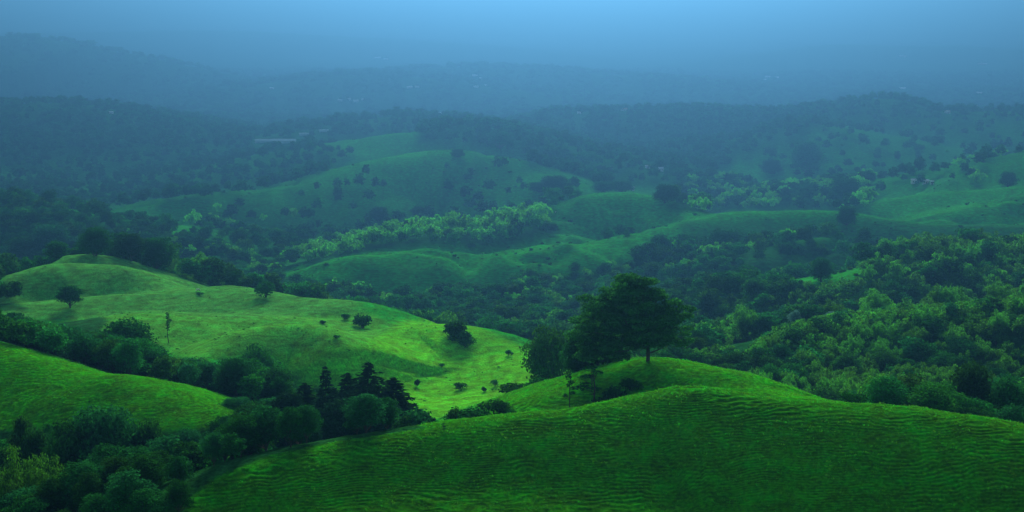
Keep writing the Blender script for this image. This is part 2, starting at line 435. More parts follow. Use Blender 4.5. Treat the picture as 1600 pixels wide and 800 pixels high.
M_BARK = bark_mat()

# ------------------------------------------------------------------ plant shapes
def unit(v): return v / np.maximum(np.linalg.norm(v, axis=-1, keepdims=True), 1e-9)
def sphere_dirs(g, n): return unit(g.normal(size=(n, 3)))
def leaf_quads(C, T, W, S, asp):
    """leaf sprays: rhombus along T, width along W"""
    S = S[:, None]
    a, b = T * S, W * S * asp
    co = np.stack([C - a * .9, C + b - a * .1, C + a, C - b + a * .05], 1).reshape(-1, 3)
    q = np.arange(len(co)).reshape(-1, 4)
    return co, q
def tubes(paths, sides=6):
    cs, qs, off = [], [], 0
    ang = np.linspace(0, 2 * math.pi, sides, endpoint=False)
    for P, rad in paths:
        P = np.asarray(P, float); rad = np.asarray(rad, float)
        T = unit(np.gradient(P, axis=0))
        A = unit(np.cross(T, np.array([.31, .92, .2]))); B = np.cross(T, A)
        ring = P[:, None] + rad[:, None, None] * (np.cos(ang)[None, :, None] * A[:, None] + np.sin(ang)[None, :, None] * B[:, None])
        cs.append(ring.reshape(-1, 3))
        i = np.arange(len(P) * sides).reshape(len(P), sides)
        q = np.stack([i[:-1], np.roll(i[:-1], -1, 1), np.roll(i[1:], -1, 1), i[1:]], -1).reshape(-1, 4)
        qs.append(q + off); off += len(P) * sides
    return np.vstack(cs), np.vstack(qs)
def crown_from_lobes(g, lobes, per, size, asp=.55, up=.35, droop=0.):
    """lobes: (centre, radius, flatness). leaf sprays spread through the outer part of every lobe"""
    Cs, Ns, Ts = [], [], []
    for (c, r, fl), lt in zip(lobes, g.random(len(lobes))):
        n = max(6, int(per * (r / np.mean([l[1] for l in lobes])) ** 2))
        d = sphere_dirs(g, int(n * 1.7))
        keep = (d[:, 2] > -.25) | (g.random(len(d)) < .35)
        d = d[keep][:n]
        rr = r * (1 - .55 * g.random(len(d)) ** 2.2) * (1 + .12 * g.normal(size=len(d)))
        Cs.append(np.asarray(c) + d * rr[:, None] * np.array([1, 1, fl]))
        Ns.append(d); Ts.append(np.clip(.45 * lt + .55 * g.random(len(d)), 0, 1))
    C, D, tint = np.vstack(Cs), np.vstack(Ns), np.concatenate(Ts)
    nrm = unit(D + .8 * g.normal(size=D.shape) + np.array([0, 0, up]))
    T = unit(np.cross(nrm, g.normal(size=D.shape)) + np.array([0, 0, -droop])); W = unit(np.cross(nrm, T))
    S = size * (.65 + .7 * g.random(len(C)))
    co, q = leaf_quads(C, T, W, S, asp)
    return co, q, tint
def branch(g, a, b, r0, r1, n=6, sag=.08):
    a, b = np.asarray(a, float), np.asarray(b, float)
    t = np.linspace(0, 1, n)[:, None]
    P = a + (b - a) * t
    P += (g.normal(size=3) * sag * np.linalg.norm(b - a)) * np.sin(t * math.pi) + np.array([0, 0, -.06]) * np.linalg.norm(b - a) * np.sin(t * math.pi)
    return P, np.linspace(r0, r1, n)
def broad_tree(seed, H=12., Rc=4.6, z0=3.2, nl=24, per=230, size=.24, fl=.7, lean=(0, 0)):
    g = np.random.default_rng(seed)
    lobes = []
    cz, hz = (z0 + H) / 2, (H - z0) / 2
    for i in range(nl):
        k = (i + .5) / nl
        zz = 1 - 1.75 * k
        a = i * 2.39996 + g.normal() * .35
        rr = math.sqrt(max(0, 1 - zz * zz)) * (.72 + .16 * g.normal())
        c = np.array([rr * math.cos(a) * Rc * .78, rr * math.sin(a) * Rc * .78, cz + zz * hz * .72 * (1 + .1 * g.normal())])
        c[:2] += np.array(lean) * (c[2] / H)
        lobes.append((c, Rc * (.30 + .13 * g.random()), fl))
    lobes.append((np.array([lean[0] * .5, lean[1] * .5, cz]), Rc * .55, .9))
    crown = crown_from_lobes(g, lobes, per, size)
    top = np.array([lean[0] * .45, lean[1] * .45, cz])
    paths = [branch(g, (0, 0, -.8), top, H * .022, H * .009, 8, .03)]
    for i in range(0, nl, max(1, nl // 9)):
        c = lobes[i][0]; s = np.array([top[0] * .5, top[1] * .5, z0 * .75 + .2 * g.random() * H * .3])
        paths.append(branch(g, s, c, H * .010, H * .003, 5))
    return crown, tubes(paths)
def bamboo(seed, H=12., n=18, per=250, size=.25, spread=4.3):
    g = np.random.default_rng(seed)
    Cs, Ts, Tn, paths = [], [], [], []
    for i in range(n):
        a = i * 2.39996 + g.normal() * .3
        d = np.array([math.cos(a), math.sin(a), 0]); rr = math.sqrt((i + .4) / n)
        h = H * (.78 + .22 * g.random()) * (1 - .18 * rr); b = d * rr * 1.1
        t = np.linspace(0, 1, 10)[:, None]
        reach = spread * (.25 + .9 * rr) * (.8 + .4 * g.random())
        P = b + d * reach * t ** 2.1 + np.array([0, 0, h]) * (t - .22 * t ** 5 * (1 + rr)) - np.array([0, 0, .6]) * (1 - t)
        paths.append((P, np.linspace(.06, .015, 10)))
        m = int(per * (.7 + .6 * g.random()))
        u = .30 + .70 * g.random(m) ** .75
        base = np.stack([np.interp(u, t[:, 0], P[:, k]) for k in range(3)], 1)
        rad = (.35 + 1.0 * np.sin(np.clip((u - .25) / .75, 0, 1) * math.pi * .86)) * (H / 12)
        off = sphere_dirs(g, m); off[:, 2] = off[:, 2] * .6 - .1
        C = base + off * (rad * g.random(m) ** .45)[:, None]
        T = unit(off * .8 + np.array([0, 0, -.55]) + d * .35 + .35 * g.normal(size=(m, 3)))
        Cs.append(C); Ts.append(T); Tn.append(np.clip(.35 * g.random() + .65 * g.random(m), 0, 1))
    C, T = np.vstack(Cs), np.vstack(Ts)
    W = unit(np.cross(T, unit(g.normal(size=T.shape) * .6 + np.array([0, 0, 1]))))
    co, q = leaf_quads(C, T, W, size * (.7 + .6 * g.random(len(C))), .38)
    return (co, q, np.concatenate(Tn)), tubes(paths, 5)
def conifer(seed, H=12., Rb=2.4, tiers=26, per=26, size=.34):
    g = np.random.default_rng(seed)
    Cs, Ts = [], []
    paths = [branch(g, (0, 0, -.8), (0, 0, H * .97), H * .018, .02, 10, .01)]
    for k in range(tiers):
        f = k / (tiers - 1)
        z = H * (.05 + .93 * f); r = Rb * (1 - f) ** .72 * (.66 + .6 * g.random()) + .12
        nb = max(5, int(11 * (1 - f) + 4))
        for j in range(nb):
            a = j * 2 * math.pi / nb + k * 1.3 + g.normal() * .18
            rr = r * (.7 + .5 * g.random())
            d = np.array([math.cos(a), math.sin(a), 0.])
            tip = np.array([0, 0, z]) + d * rr + np.array([0, 0, -.10 * rr + .14 * rr * (g.random() > .5)])
            if k % 2 == 0 and j % 2 == 0: paths.append(branch(g, (0, 0, z - .05 * H * (1-f)), tip, .035, .01, 4, .04))
            m = max(5, int(per * (.3 + rr / Rb)))
            u = .2 + .8 * g.random(m) ** .7
            side = np.array([-d[1], d[0], 0.])
            C = np.array([0, 0, z]) + (tip - np.array([0, 0, z])) * u[:, None] + side * (g.normal(size=m) * .17 * rr * (1.15 - u))[:, None] + g.normal(size=(m, 3)) * .07
            C[:, 2] -= .12 * rr * u * g.random(m)
            Cs.append(C); Ts.append(unit(d * .9 + side * g.normal(size=m)[:, None] * .8 + np.array([0, 0, -.25]) + .25 * g.normal(size=(m, 3))))
    C, T = np.vstack(Cs), np.vstack(Ts)
    W = unit(np.cross(T, unit(g.normal(size=T.shape) * .5 + np.array([0, 0, 1]))))
    co, q = leaf_quads(C, T, W, size * (.6 + .7 * g.random(len(C))), .36)
    return (co, q, g.random(len(C))), tubes(paths, 5)
def shrub(seed, H=2., Rc=1.3, nl=9, per=110, size=.12):
    g = np.random.default_rng(seed)
    lobes = []
    for i in range(nl):
        a = g.random() * 6.28; r = Rc * .6 * math.sqrt(g.random())
        lobes.append((np.array([r * math.cos(a), r * math.sin(a), H * (.22 + .48 * g.random() * (1 - .4 * r / Rc))]), Rc * (.34 + .2 * g.random()), .8))
    crown = crown_from_lobes(g, lobes, per, size)
    return crown, tubes([branch(g, (0, 0, -.3), l[0], .05, .02, 4) for l in lobes[:5]], 5)
def spread_tree(seed):
    """the wide tiered tree on the knoll: trunk on one side, flat-topped sprays in layers, a long low limb"""
    g = np.random.default_rng(seed)
    lobes = []
    # outline as half-widths per height, in metres (height 13.4)
    tiers = [(1.8, -11.4, -3.2), (2.8, -12.0, 2.4), (3.8, -12.3, 4.4), (4.8, -12.4, 5.0), (5.8, -12.3, 5.4), (6.8, -12.0, 5.8), (7.8, -11.4, 5.9), (8.8, -10.6, 5.6), (9.7, -9.6, 4.4), (10.6, -8.8, 3.6), (11.4, -7.6, 2.3), (12.1, -6.2, 1.1), (12.8, -4.7, -.5)]
    for z, xl, xr in tiers:
        n = int((xr - xl) / 1.15) + 3
        cx, hw = (xl + xr) / 2, (xr - xl) / 2
        for i in range(n):
            a = i * 2.39996 + z * 3.1
            rr = math.sqrt((i + .6) / n)
            r = .95 + .8 * g.random()
            c = np.array([cx + (hw - .7) * rr * math.cos(a), (hw - .7) * .62 * rr * math.sin(a), z + .5 * g.normal() - .5 * rr])
            lobes.append((c, r, .40))
    for x, z in ((6.0, 5.3), (6.3, 8.3), (5.2, 8.9), (4.2, 9.4), (5.8, 7.2), (6.1, 3.5), (5.0, 3.0), (5.6, 4.4)):
        lobes.append((np.array([x, g.normal() * 1.2, z]), .85 + .35 * g.random(), .42))
    crown = crown_from_lobes(g, lobes, 230, .22, .6, 1.0)
    paths = [branch(g, (0, 0, -.8), (-.2, 0, 5.2), .33, .24, 8, .02), branch(g, (-.2, 0, 5.0), (-1.8, .2, 10.5), .24, .06, 7),
             branch(g, (0, 0, 1.2), (5.6, -.5, 4.1), .15, .04, 7, .05), branch(g, (-.1, 0, 2.3), (-6.5, .3, 5.4), .22, .06, 7),
             branch(g, (-.1, 0, 3.5), (4.6, .6, 8.0), .18, .05, 7), branch(g, (-.2, 0, 3.0), (-4.0, -2.2, 7.4), .18, .05, 7),
             branch(g, (-.2, 0, 4.2), (1.5, 2.0, 9.8), .16, .04, 6), branch(g, (-.2, 0, 3.6), (-6.8, 1.5, 8.0), .17, .04, 6)]
    for i in range(0, len(lobes), 5):
        c = lobes[i][0]; paths.append(branch(g, c * np.array([.45, .45, .8]), c, .06, .02, 4))
    return crown, tubes(paths, 7)
def pole_tree(seed, H=9.):
    g = np.random.default_rng(seed)
    lobes = [(np.array([g.normal() * .12, g.normal() * .12, H * f]), .38 * (1.15 - abs(f - .72) * 1.3), .95) for f in np.linspace(.42, .98, 11)]
    lobes.append((np.array([.55, 0, H * .2]), .3, .8))
    crown = crown_from_lobes(g, lobes, 70, .11)
    return crown, tubes([branch(g, (0, 0, -.5), (0, 0, H * .97), .10, .03, 8, .01)], 6)
def sapling(seed, H=4., Rc=.8):
    g = np.random.default_rng(seed)
    lobes = [(np.array([g.normal() * Rc * .45, g.normal() * Rc * .45, H * f]), Rc * (.35 + .15 * g.random()), .6) for f in (.35, .45, .55, .66, .76, .86, .95)]
    crown = crown_from_lobes(g, lobes, 60, .10)
    return crown, tubes([branch(g, (0, 0, -.4), (0, 0, H * .95), .06, .02, 7, .02)] + [branch(g, (0, 0, l[0][2] * .7), l[0], .03, .012, 4) for l in lobes], 5)
def cow_mesh():
    """a small grazing animal, one skin: trunk, neck and lowered head, four legs, tail"""
    me = bpy.data.meshes.new('cow')
    v = [(0,0,1.02),(.45,0,1.08),(.75,0,1.12),(1.05,0,.85),(1.22,0,.45),(1.38,0,.25),(-.5,0,1.05),(-.8,0,1.1),(-.92,0,.7),
         (.62,.2,.75),(.60,.2,.4),(.62,.2,.0),(.62,-.2,.75),(.66,-.2,.4),(.68,-.2,.0),(-.72,.2,.75),(-.80,.2,.42),(-.74,.2,.0),(-.72,-.2,.75),(-.76,-.2,.42),(-.68,-.2,.0)]
    e = [(0,1),(1,2),(2,3),(3,4),(4,5),(0,6),(6,7),(7,8),(2,9),(9,10),(10,11),(2,12),(12,13),(13,14),(7,15),(15,16),(16,17),(7,18),(18,19),(19,20)]
    r = [.36,.36,.3,.2,.14,.08,.36,.26,.04,.14,.08,.06,.14,.08,.06,.15,.08,.06,.15,.08,.06]
    me.from_pydata(v, e, [])
    o = bpy.data.objects.new('cow', me); COL.objects.link(o)
    s = o.modifiers.new('skin', 'SKIN'); 
    for i, d in enumerate(me.skin_vertices[0].data): d.radius = (r[i], r[i]); d.use_root = (i == 0)
    o.modifiers.new('sub', 'SUBSURF').levels = 1
    dg = bpy.context.evaluated_depsgraph_get()
    m2 = bpy.data.meshes.new_from_object(o.evaluated_get(dg)); m2.name = 'cow_body'
    bpy.data.objects.remove(o)
    return m2

# ------------------------------------------------------------------ prototypes
def proto(res, lm, name):
    (co, q, tint), (tc, tq) = res
    cm = quad_mesh(name + '_crown', co, q, tint=tint); cm.materials.append(lm)
    tm_ = quad_mesh(name + '_trunk', tc, tq, smooth=True); tm_.materials.append(M_BARK)
    return cm, tm_, float(co[:, 2].max()), float(np.percentile(np.hypot(co[:, 0], co[:, 1]), 96))
P = {
    'broad': [proto(broad_tree(10 + i, 12., 4.0 + .5 * (i % 3), 1.0 + .5 * (i % 3), 24 + 2 * i, 210, .23, .62 + .05 * (i % 3)), M_DARK if i % 2 else M_MID, 'broadleaf') for i in range(6)],
    'round': [proto(broad_tree(30 + i, 11., 5.2, -1.2, 40, 230, .24, .75), M_DARK, 'round_tree') for i in range(2)],
    'darkround': [proto(broad_tree(35 + i, 11., 4.6, -1.2, 36, 230, .24, .75), M_NEEDLE, 'dark_tree') for i in range(2)],
    'bamboo': [proto(bamboo(50 + i), M_BAMBOO, 'bamboo') for i in range(4)],
    'dimbamboo': [proto(bamboo(55 + i, per=300, size=.22), M_DIM, 'dim_bamboo') for i in range(2)],
    'conifer': [proto(conifer(60 + i, 12., 2.9 + .4 * i), M_NEEDLE, 'conifer') for i in range(3)],
    'shrub': [proto(shrub(70 + i, 2., 1.1 + .25 * i), M_DARK, 'shrub') for i in range(3)],
    'silver': [proto(broad_tree(80, 10., 3.4, 3.4, 18, 130, .24, .8), M_SILVER, 'silver_tree')],
    'spread': [proto(spread_tree(90), M_SPREAD, 'spread_tree')],
    'pole': [proto(pole_tree(95), M_DARK, 'pole_tree')],
    'sapling': [proto(sapling(97 + i), M_DARK, 'sapling') for i in range(2)],
    'midtree': [proto(broad_tree(110 + i, 12., 4.2 + .5 * (i % 3), 2.0, 17, 62, .46, .6 + .06 * (i % 3)), M_DARK if i % 2 else M_MID, 'mid_tree') for i in range(6)],
    'midbamboo': [proto(bamboo(130 + i, n=14, per=80, size=.45), M_BAMBOO, 'mid_bamboo') for i in range(3)],
    'fartree': [proto(broad_tree(140 + i, 12., 4.6 + .7 * (i % 2), 1.0, 11, 30, .85, .7), M_DARK, 'far_tree') for i in range(4)],
    'farbamboo': [proto(bamboo(150 + i, n=12, per=64, size=.62), M_YOUNG, 'far_bamboo') for i in range(2)],
}
def ground_x(px, Y):
    X = (px - 800) / FPX * Y
    for _ in range(4):
        z = float(height(X, Y)); X = (px - 800) / FPX * (Y * CP - z * SP)
    return X, z
COUNT = {}
def plant(name, kind, variant, X, Y, Z, H, W=None, rot=None, label='', cat='tree', group=None, depth=None):
    """one plant: an empty at its foot with crown and trunk as parts"""
    cm, tm_, h0, r0 = P[kind][variant % len(P[kind])]
    e = link(name, None)
    e.empty_display_size = .5
    e.location = (X, Y, Z)
    e.rotation_euler = (0, 0, rng.random() * 6.283 if rot is None else rot)
    sz = H / h0
    sx = sz if W is None else (W / 2) / r0
    e.scale = (sx, sx if depth is None else depth * sx, sz)
    e['label'] = label; e['category'] = cat
    if group: e['group'] = group
    crown = 'foliage' if cat == 'shrub' else ('plumes' if cat == 'bamboo' else 'crown')
    trunk = 'stem' if cat == 'shrub' else ('culms' if cat == 'bamboo' else 'trunk')
    link(crown, cm, parent=e); link(trunk, tm_, parent=e)
    return e
HERO = []   # footprints kept free of random trees
def hero(name, kind, variant, px, Y, top, wpx, label, cat='tree', rot=None, group=None, sink=0.):
    X, z = ground_x(px, Y)
    d = Y * CP - z * SP
    _, _, zt = unproject(px, top, Y)
    H = max(float(zt) - z + sink, .4)
    HERO.append((X, Y, wpx * d / FPX / 2))
    return plant(name, kind, variant, X, Y, z - sink, H, wpx * d / FPX, rot, label, cat, group)
def on(px, py, **k): return hit(px, py, **k)[1]

# the trees one notices
X, z = ground_x(1012, 218.5)
plant('spreading_tree', 'spread', 0, X, 218.5, z, 13.2, None, 0.0, 'largest dark spreading tree, tiered crown, alone on the top of the grassy knoll')
HERO.append((X - 3, 220, 9))
hero('broadleaf_tree', 'round', 0, 934, 234, 478, 90, 'dense dark tree filling in behind the big spreading tree on the knoll', rot=.4)
hero('broadleaf_tree', 'round', 1, 905, 236, 512, 56, 'low dark tree at the foot of the big spreading tree, meadow side', rot=2.0)
hero('broadleaf_tree', 'broad', 4, 856, 284, 508, 78, 'grey-green tree between the bright meadow and the big spreading tree')
hero('small_tree', 'sapling', 0, 925, 207.5, 572, 52, 'small airy tree on the near flank of the knoll, below the big tree')
hero('small_tree', 'sapling', 1, 891, 206, 580, 24, 'thin sapling beside the small airy tree on the knoll flank')
for i, (px, Y, top, w, lab) in enumerate([
        (511, 231, 572, 40, 'slim dark conifer with pointed top, first of the conifers beside the meadow'),
        (545, 236, 582, 52, 'rounded dark conifer between two pointed ones beside the bright meadow'),
        (578, 232, 565, 62, 'tallest dark conifer beside the bright meadow'),
        (616, 234, 590, 58, 'dark conifer nearest the open bright meadow, at the end of its row'),
        (478, 238, 598, 46, 'short conifer in the gully wood, before the pointed conifers')]):
    hero('conifer_tree', 'conifer', i, px, Y, top, w * 1.9, lab, 'conifer', group='conifers beside the meadow')
for i, (px, Y, top, w, lab) in enumerate([
        (535, 222, 618, 84, 'dark bushy tree in front of the conifers, just behind the foreground hill'),
        (596, 222, 628, 76, 'dark bushy tree below the conifer row, close to the bright meadow'),
        (488, 205, 662, 44, 'small round tree peeping over the foreground hill crest'),
        (452, 232, 610, 66, 'dark tree in the gully just before the conifers'),
        (562, 240, 594, 110, 'broad dark tree filling the gaps behind the pointed conifers')]):
    hero('broadleaf_tree', 'darkround', i, px, Y, top, w, lab)
hero('broadleaf_tree', 'round', 1, 194, 300, 495, 108, 'big round dark tree in the gully behind the grassy spur', rot=1.1)
hero('broadleaf_tree', 'broad', 3, 110, on(110, 481), 446, 42, 'small dark tree standing at the foot of the grassy mound')
hero('slender_tree', 'pole', 0, 264, on(264, 536), 488, 11, 'tall thin pole-like tree standing alone on the pasture shelf')
hero('broadleaf_tree', 'broad', 4, 404, 318, 538, 66, 'dark tree against the shaded face of the pasture spur')
hero('broadleaf_tree', 'broad', 0, 330, 300, 570, 60, 'flat-topped tree in the gully below the pasture spur')
for i, (px, Y, top, w, lab) in enumerate([
        (168, 208, 631, 128, 'tallest black-green tree of the shady thicket under the grassy spur'),
        (112, 205, 655, 84, 'dark tree beside the tallest one in the thicket under the spur'),
        (232, 211, 655, 74, 'dark tree at the thicket edge below the lit grass of the spur'),
        (42, 211, 648, 46, 'narrow dark tree at the thicket edge, near the frame border'),
        (60, 208, 664, 60, 'squat dark tree next to the narrow one in the thicket'),
        (296, 216, 668, 50, 'small dark tree where the grassy spur runs out'),
        (384, 215, 642, 84, 'pale-topped tree between the spur and the foreground hill'),
        (352, 226, 650, 56, 'dark tree covering the tip of the grassy spur'),
        (396, 231, 630, 66, 'dark tree just past the tip of the grassy spur'),
        (428, 236, 622, 62, 'dark tree halfway between the spur tip and the conifers'),
        (372, 240, 622, 50, 'dark tree peeping over the tip of the grassy spur')]):
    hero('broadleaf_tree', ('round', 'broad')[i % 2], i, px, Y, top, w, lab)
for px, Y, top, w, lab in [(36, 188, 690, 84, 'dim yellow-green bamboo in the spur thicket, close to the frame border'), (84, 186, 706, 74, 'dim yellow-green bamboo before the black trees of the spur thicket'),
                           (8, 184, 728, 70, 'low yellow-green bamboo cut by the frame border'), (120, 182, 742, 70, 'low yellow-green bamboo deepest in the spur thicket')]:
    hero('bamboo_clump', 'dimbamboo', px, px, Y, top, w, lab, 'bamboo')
hero('broadleaf_tree', 'round', 0, 1512, 232, 562, 84, 'black tree silhouetted at the foot of the wooded slope, behind the foreground hill')
hero('broadleaf_tree', 'round', 1, 1566, 226, 582, 80, 'dark tree beside the black one at the foot of the wooded slope')
hero('broadleaf_tree', 'broad', 5, 1440, 236, 604, 66, 'low dark tree beside the black silhouette, nearer the knoll')
for px, py, top, w, lab in [
        (1320, 322, 276, 58, 'big round tree standing on the far side of the ridge road'),
        (1322, 352, 321, 32, 'dark tree on the ridge crest in front of the big round tree'),
        (1260, 270, 219, 50, 'tall dense tree rising above the distant woods under the long ridge'),
        (1206, 272, 249, 34, 'low round tree beside the tall dense one under the long ridge'),
        (1038, 318, 287, 38, 'dark tree with bare lower trunk beside the pale pasture hill'),
        (866, 300, 274, 52, 'dark grove tree on the saddle between the two pasture hills'),
        (842, 300, 284, 34, 'smaller tree next to the grove tree on the saddle'),
        (944, 300, 283, 36, 'dark tree crowning the small pasture hill'),
        (972, 300, 282, 38, 'second tree crowning the small pasture hill, by the white hut'),
        (781, 236, 200, 38, 'round tree topping the wooded ridge behind the big pasture hill'),
        (1134, 402, 357, 66, 'dark broad tree on the hillside under the ridge road'),
        (1282, 440, 402, 40, 'lone dark tree on the scrubby hillside under the ridge road'),
        (592, 346, 322, 32, 'dark tree above the light bamboo band'),
        (655, 340, 322, 30, 'dark tree between the bamboo band and the big pasture hill'),
        (716, 246, 232, 22, 'dark tree on the top of the big pasture hill'),
        (80, 404, 349, 66, 'largest dark tree of the row behind the grassy mound'),
        (150, 400, 354, 50, 'dark tree in the middle of the row behind the grassy mound'),
        (205, 408, 364, 56, 'dark tree sloping down the row behind the grassy mound'),
        (244, 420, 371, 44, 'end tree of the row behind the grassy mound'),
        (35, 418, 366, 50, 'dark tree near the frame border behind the grassy mound'),
        (1574, 292, 268, 30, 'dark tree on the far dusky field near the frame border')]:
    Y = on(px, py, ymin=520)
    hero('broadleaf_tree', ('round', 'broad')[int(px) % 2], int(px), px, Y, top, w, lab)
for px, py, top, w, lab in [(1240, 520, 484, 24, 'silvery-leaved tree shining in the dark valley wood'), (1300, 522, 486, 30, 'silvery tree at the top edge of the bamboo slope'),
                            (1324, 524, 491, 20, 'small silvery tree next to the one on the bamboo slope edge')]:
    hero('silver_tree', 'silver', 0, px, 440 if px < 1290 else 412, top, w, lab)
# shrubs on the meadow and along its foot
for i, (px, py, top, w, lab) in enumerate([
        (706, 527, 499, 34, 'dark bush on the brow of the bright meadow, highest of three'),
        (719, 536, 516, 34, 'middle bush of the three on the meadow brow'),
        (728, 543, 524, 28, 'lowest bush of the three on the meadow brow'),
        (651, 604, 592, 9, 'tiny upright bush alone on the bright meadow'),
        (720, 609, 598, 20, 'low wide bush in the middle of the bright meadow'),
        (773, 604, 592, 12, 'small bush at the far edge of the bright meadow'),
        (757, 612, 604, 8, 'tiniest bush on the bright meadow'),
        (795, 556, 546, 12, 'small bush on the upper rim of the bright meadow'),
        (690, 575, 567, 10, 'small dark weedy bush high on the bright meadow'),
        (568, 512, 492, 30, 'dark bush in the dip between shelf and meadow'),
        (541, 500, 490, 14, 'small bush on the shelf above the dip'),
        (526, 530, 523, 11, 'scrubby bush on the crest of the pasture spur'),
        (505, 506, 500, 10, 'scrubby bush behind the pasture spur'),
        (414, 465, 440, 30, 'round bush behind the pasture shelf'),
        (312, 462, 456, 12, 'low dark bush on the shelf beside the white cow')]):
    Y = on(px, py)
    hero('shrub', 'shrub', i, px, Y, top, w * 1.15, lab, 'shrub', group='bushes on the meadow')
for i, (px, Y, top, w, lab) in enumerate([
        (660, 212, 640, 62, 'wide dark bush behind the crest of the foreground hill, beside the conifers'),
        (632, 210, 650, 40, 'dark bush squeezed between the wide bush and the conifers'),
        (710, 205, 635, 32, 'round dark bush with a stem behind the foreground crest'),
        (742, 203, 641, 50, 'dark hedge-like bush hugging the foreground crest'),
        (772, 207, 624, 46, 'tallest dark bush of the clump on the foreground crest'),
        (792, 206, 640, 30, 'last low bush of the clump, towards the knoll'),
        (812, 240, 602, 56, 'grey-green bush between meadow and knoll'),
        (842, 250, 592, 40, 'grey-green bush at the meadow corner by the knoll'),
        (985, 211, 590, 34, 'dark bush in the fold of the knoll'),
        (965, 208.5, 604, 36, 'dark bush lower in the fold of the knoll'),
        (948, 206.5, 618, 40, 'lowest dark bush in the fold of the knoll'),
        (1330, 186, 612, 40, 'low dark bush just behind the foreground hill crest')]):
    hero('shrub', 'shrub', i, px, Y, top, w * 1.15, lab, 'shrub', group='bushes along the foreground hill')
hero('small_tree', 'sapling', 0, 693, 176.2, 661, 13, 'wispy dark sapling standing on the foreground hill face')


# ------------------------------------------------------------------ farms, sheds, village houses, cattle
def plain_mat(name, col, rough=.7, var=.25, scale=1.5):
    m, nt, out = new_mat(name)
    g = N(nt, 'ShaderNodeNewGeometry'); n = N(nt, 'ShaderNodeTexNoise', i_Scale=scale, i_Detail=4.0); nt.links.new(g.outputs['Position'], n.inputs['Vector'])
    r = N(nt, 'ShaderNodeValToRGB')
    r.color_ramp.elements[0].color = (*[c * (1 - var) for c in col], 1); r.color_ramp.elements[1].color = (*[min(1, c * (1 + var)) for c in col], 1)
    b = N(nt, 'ShaderNodeBsdfDiffuse', i_Roughness=rough)
    nt.links.new(n.outputs[0], r.inputs[0]); nt.links.new(r.outputs[0], b.inputs['Color']); nt.links.new(b.outputs[0], out.inputs['Surface'])
    return m
M_WHITE = plain_mat('whitewash', (.42, .45, .44)); M_TIN = plain_mat('pale_tin_roof', (.38, .42, .43), .6); M_CLAY = plain_mat('clay_tile_roof', (.32, .2, .15))
M_PLASTIC = plain_mat('greenhouse_film', (.26, .36, .35), .6); M_HIDE = plain_mat('white_hide', (.42, .42, .36), .8); M_DOOR = plain_mat('dark_wood', (.08, .06, .05))
def box_mesh(name, x0, x1, y0, y1, z0, z1):
    me = bpy.data.meshes.new(name)
    me.from_pydata([(x0,y0,z0),(x1,y0,z0),(x1,y1,z0),(x0,y1,z0),(x0,y0,z1),(x1,y0,z1),(x1,y1,z1),(x0,y1,z1)], [],
                   [(0,3,2,1),(4,5,6,7),(0,1,5,4),(1,2,6,5),(2,3,7,6),(3,0,4,7)]); me.update(); return me
def house(name, px, py, wpx, label, group, roof, cat='house', wall=None, deep=.6, hw=2.7, rz=0.):
    X, Y, z = hit(px, py, ymin=520)
    d = Y * CP - z * SP
    w = wpx * d / FPX; dp = w * deep; rise = dp * .22
    e = link(name, None, label=label, category=cat, group=group); e.location = (X, Y, z); e.rotation_euler = (0, 0, rz)
    # walls with gables
    me = bpy.data.meshes.new('wall'); a, b = w / 2, dp / 2
    me.from_pydata([(-a,-b,-1.5),(a,-b,-1.5),(a,b,-1.5),(-a,b,-1.5),(-a,-b,hw),(a,-b,hw),(a,b,hw),(-a,b,hw),(-a,0,hw+rise),(a,0,hw+rise)], [],
                   [(0,1,5,4),(1,2,6,9,5),(2,3,7,6),(3,0,4,8,7),(0,3,2,1)]); me.update()
    link('wall', me, wall or M_WHITE, e)
    o_, t = .5, .12; r2 = rise + .06
    rv = []
    for zz in (0, t):
        rv += [(-a-o_, -b-o_, hw - rise*o_/b + .06 + zz), (a+o_, -b-o_, hw - rise*o_/b + .06 + zz), (a+o_, 0, hw + r2 + zz), (-a-o_, 0, hw + r2 + zz), (a+o_, b+o_, hw - rise*o_/b + .06 + zz), (-a-o_, b+o_, hw - rise*o_/b + .06 + zz)]
    rm = bpy.data.meshes.new('roof')
    rm.from_pydata(rv, [], [(3,2,1,0),(5,4,2,3),(6,7,8,9),(9,8,10,11),(0,1,7,6),(4,5,11,10),(1,2,8,7),(2,4,10,8),(3,0,6,9),(5,3,9,11)]); rm.update()
    link('roof', rm, roof, e)
    if wall is None:
        link('door', box_mesh('door', -.5, .5, -b - .06, -b + .02, -.2, 2.0), M_DOOR, e)
        for sx in (-.3, .3): link('window', box_mesh('window', w*sx - .5, w*sx + .5, -b - .05, -b + .02, .9, 1.9), M_DOOR, e)
    for k in range(0, 15): HERO.append((X * (1 - k * 9 / Y), Y - k * 9, max(w * .9, 8.)))   # a cleared yard and track before the house
V1 = [(938,171,6),(948,168,5),(956,173,7),(966,170,6),(975,173,10),(984,169,6),(993,172,8),(1003,168,6),(1012,171,5),(1048,169,6),(1058,172,8),(1067,169,5),(905,178,5)]
for i, (px, py, w) in enumerate(V1): house('village_house', px, py, w, 'tiny white house in the hazy village on the long wooded ridge', 'ridge village houses', (M_TIN, M_CLAY)[i % 3 == 1], rz=rng.uniform(-.5, .5))
V2 = [(1480,177,8),(1512,170,6),(1524,168,9),(1536,171,7),(1548,168,6),(1560,171,10),(1574,169,6),(1590,171,7)]
for i, (px, py, w) in enumerate(V2): house('village_house', px, py, w, 'tiny pale house in the row on the skyline past the ridge summit', 'skyline row houses', (M_TIN, M_CLAY)[i % 3 == 2], rz=rng.uniform(-.4, .4))
